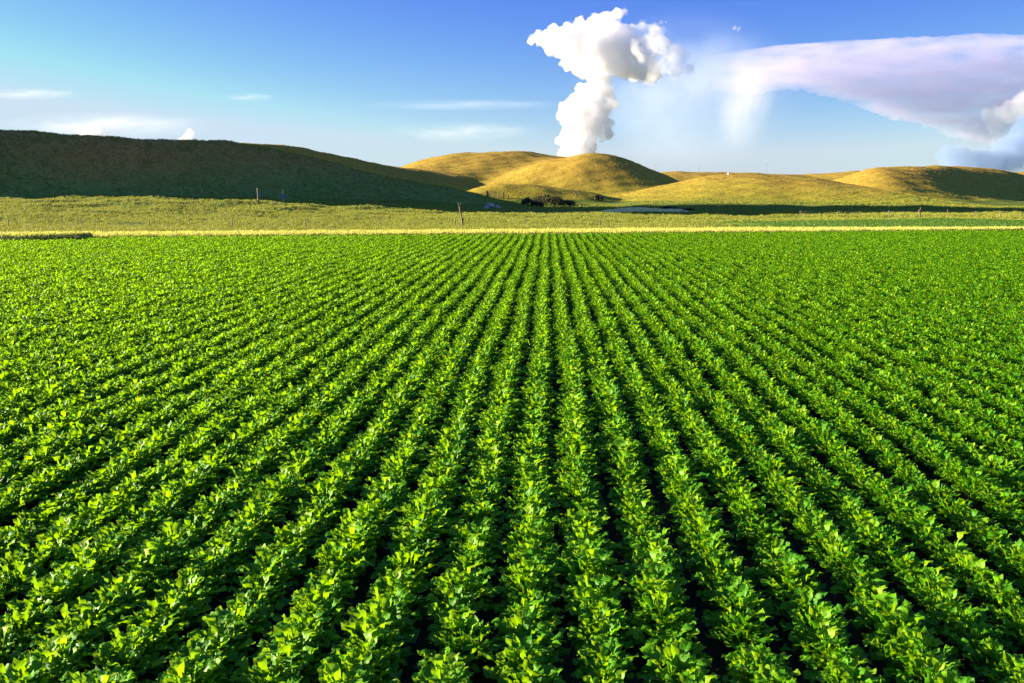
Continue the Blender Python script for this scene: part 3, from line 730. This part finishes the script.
# corral of upright posts at the foot of the spur
cp = [(477.5, 197.5, 3.2, 1.0), (487.6, 197.5, 6.6, 2.0), (493.4, 197.6, 6.2, .9), (498.6, 197.8, 6.4, 1.0), (503.6, 198, 6.0, .9), (508.5, 198.4, 3.2, .8)]
P0 = ground(cp[0][0], cp[0][1]); root = empty('corral_fence', P0); prev = None
for (px, py, hp, wp) in cp:
    q = ground(px, py); uu = q.y/FPX
    post('post', q-P0, hp*uu, wp*uu*.55, M['wood'], root, (random.uniform(-.04, .04), 0))
    if prev is not None and px > 488:
        tube('rail', [prev-P0+Vector((0, -.1, 1.5*uu)), q-P0+Vector((0, -.1, 1.5*uu))], [.05, .05], M['wood'], root, n=5)
    prev = q
tag(root, 'row of tall upright corral posts at the foot of the spur', 'fence')

# ------------------------------------------------------------------ shrubs
def shrub(name, px, py, wpx, hpx, label, cat='shrub', seed=1, nl=900, mat='shrub', point=1.0):
    rnd = random.Random(seed); b = ground(px, py); u = b.y/FPX; W = wpx*u/2; Hh = hpx*u
    e = empty(name, b)
    for i in range(7):
        a = rnd.uniform(0, 6.28); r = W*rnd.uniform(.2, .75); t = Vector((math.cos(a)*r, math.sin(a)*r*.7, Hh*rnd.uniform(.6, 1.0)))
        tube('stem', [(t.x*.1, t.y*.1, -.2), (t.x*.5, t.y*.5, t.z*.55), tuple(t)], [.05*u*4, .03*u*4, .012*u*4], M['wood'], e, n=5)
    V = []; F = []; T = []
    cl = [(Vector((rnd.gauss(0, .42)*W, rnd.gauss(0, .35)*W, 0)), rnd.uniform(.2, .42)) for _ in range(14)]
    for i in range(nl):
        c, rr = rnd.choice(cl)
        fx = min(1, abs(c.x)/W); cz = Hh*(.62-.38*fx**point)
        d = Vector((rnd.gauss(0, 1), rnd.gauss(0, 1), rnd.gauss(0, 1))).normalized()*rnd.random()**.4
        p = Vector((c.x+d.x*rr*W, c.y+d.y*rr*W, max(.03, cz+d.z*Hh*.38)))
        s = u*rnd.uniform(1.1, 2.4); n1 = Vector((rnd.gauss(0, 1), rnd.gauss(0, 1), rnd.gauss(0, 1))).normalized(); n2 = n1.orthogonal().normalized()
        k = len(V); V += [p-n1*s*.5, p+n2*s*.35, p+n1*s*.5, p-n2*s*.35]; F.append((k, k+1, k+2, k+3)); T += [rnd.random()]*4
    o = meshobj('crown', V, F, M[mat], e); a_ = o.data.attributes.new('tint', 'FLOAT', 'POINT'); a_.data.foreach_set('value', T)
    tag(e, label, cat, )
    return e
shrub('shrub', 548, 206.5, 34, 13, 'largest dark shrub of the thicket at the foot of the mound', seed=2, nl=1500)
shrub('shrub', 527.5, 205.5, 11, 8.5, 'small pointed dark shrub left of the thicket', seed=3, nl=500)
shrub('shrub', 566, 206, 22, 7, 'low dark shrub right of the thicket', seed=4, nl=800)
shrub('shrub', 534, 206.8, 16, 6.5, 'low dark shrub between the pointed shrub and the largest one', seed=5, nl=600)
shrub('shrub', 598, 200.5, 12, 6, 'lone dark shrub right of the thicket in the shade', seed=6, nl=500)
shrub('shrub', 668, 209.5, 20, 3.5, 'low dark bush on top of the pale bank', seed=7, nl=500)
shrub('shrub', 688, 210.5, 12, 2.6, 'small dark bush at the right end of the pale bank', seed=8, nl=350)
b = ground(577, 197); u = b.y/FPX; e = empty('dead_snag', b)
tube('trunk', [(-2*u, 0, -.2), (-.5*u, 0, 2.6*u), (.6*u, 0, 4.2*u)], [.7*u, .5*u, .4*u], M['wood'], e)
tube('branch', [(.6*u, 0, 4.0*u), (2.2*u, 0, 5.6*u), (3.2*u, 0, 7.2*u)], [.35*u, .25*u, .1*u], M['wood'], e)
tube('branch', [(-.5*u, 0, 2.6*u), (-2.2*u, 0, 4.2*u), (-2.6*u, 0, 5.4*u)], [.35*u, .2*u, .1*u], M['wood'], e)
tag(e, 'bare forked grey snag behind the right end of the thicket', 'dead tree')

# pale clay bank and grey boulders in the shade
def bank(px0, px1, pyb, hpx, label):
    A = ground(px0, pyb); B = at(px1, pyb, A.y); B.z = float(H(B.x, B.y)); u = A.y/FPX; n = 60; m_ = 14; V = []; F = []
    for i in range(n+1):
        f = i/n; c = A.lerp(B, f)
        for j in range(m_+1):
            g = j/m_; w = (g-.25)*11.0
            x = c.x+.5*mnoise.noise(Vector((f*9, g*4, 2))); y = c.y+w
            env = math.sin(math.pi*min(1, f*1.15+.03)**.75 if f < .87 else math.pi*(1-(1-f)*.13))
            env = max(0.0, math.sin(math.pi*f)**.6)
            z = env*hpx*u*min(1, g*1.9)*(1-max(0, g-.7)*3.2)+.25*mnoise.noise(Vector((f*22, g*7, 9)))*env
            V.append((x, y, float(H(x, y))-.08+z))
    for i in range(n):
        for j in range(m_):
            a = i*(m_+1)+j; F.append((a, a+m_+1, a+m_+2, a+1))
    o = meshobj('clay_bank', V, F, M['clay'], smooth=True); tag(o, label, 'bank')
bank(602, 692, 212.6, 3.6, 'pale bare clay bank lying in the hill shade')
for i, (px, py, s, lab) in enumerate([(491, 207, 1.15, 'largest grey boulder on the dark knoll left of the thicket'), (486, 208.5, .7, 'small grey boulder on the left side of the dark knoll'), (497.5, 208, .8, 'small grey boulder on the right side of the dark knoll')]):
    p = ground(px, py); rock('boulder', p+Vector((0, 0, s*.2)), s*.9, s*.7, s*.6, lab, seed=i+5, cat='boulder')

# white tank on the crest of the smooth hill, far poles on the skyline
b = ground(728.5, 174.4); u = .7*b.y/FPX; e = empty('stock_tank', b)
V, F = tube_geo([(0, 0, -.1), (0, 0, 1.7*u), (0, 0, 1.75*u)], [1.7*u, 1.75*u, 1.55*u], n=18); meshobj('barrel', V, F, M['white'], e)
V, F = tube_geo([(0, 0, 1.6*u), (0, 0, 1.85*u)], [1.85*u, 1.85*u], n=18); meshobj('rim', V, F, M['white'], e)
V, F = tube_geo([(-.3*u, 0, 1.8*u), (-.3*u, 0, 2.6*u)], [.5*u, .4*u], n=10); meshobj('hatch', V, F, M['white'], e)
tag(e, 'small white tank on the crest of the smooth yellow hill', 'tank')
for (px, Y, hp, lab) in [(655.5, 700, 13, 'thin far pole just right of the dark dome'), (699, 740, 7, 'shortest far pole left of the white tank'), (766, 740, 9.5, 'thin far pole right of the white tank')]:
    q = at(px, 180, Y); z = float(H(q.x, Y)); u = Y/FPX
    e = empty('utility_pole', (q.x, Y, z))
    tube('pole', [(0, 0, -.5), (0, 0, hp*u)], [.09, .06], M['wood'], e, n=6)
    tube('crossarm', [(-1.1, 0, hp*u*.93), (1.1, 0, hp*u*.93)], [.05, .05], M['wood'], e, n=5)
    tag(e, lab, 'pole')
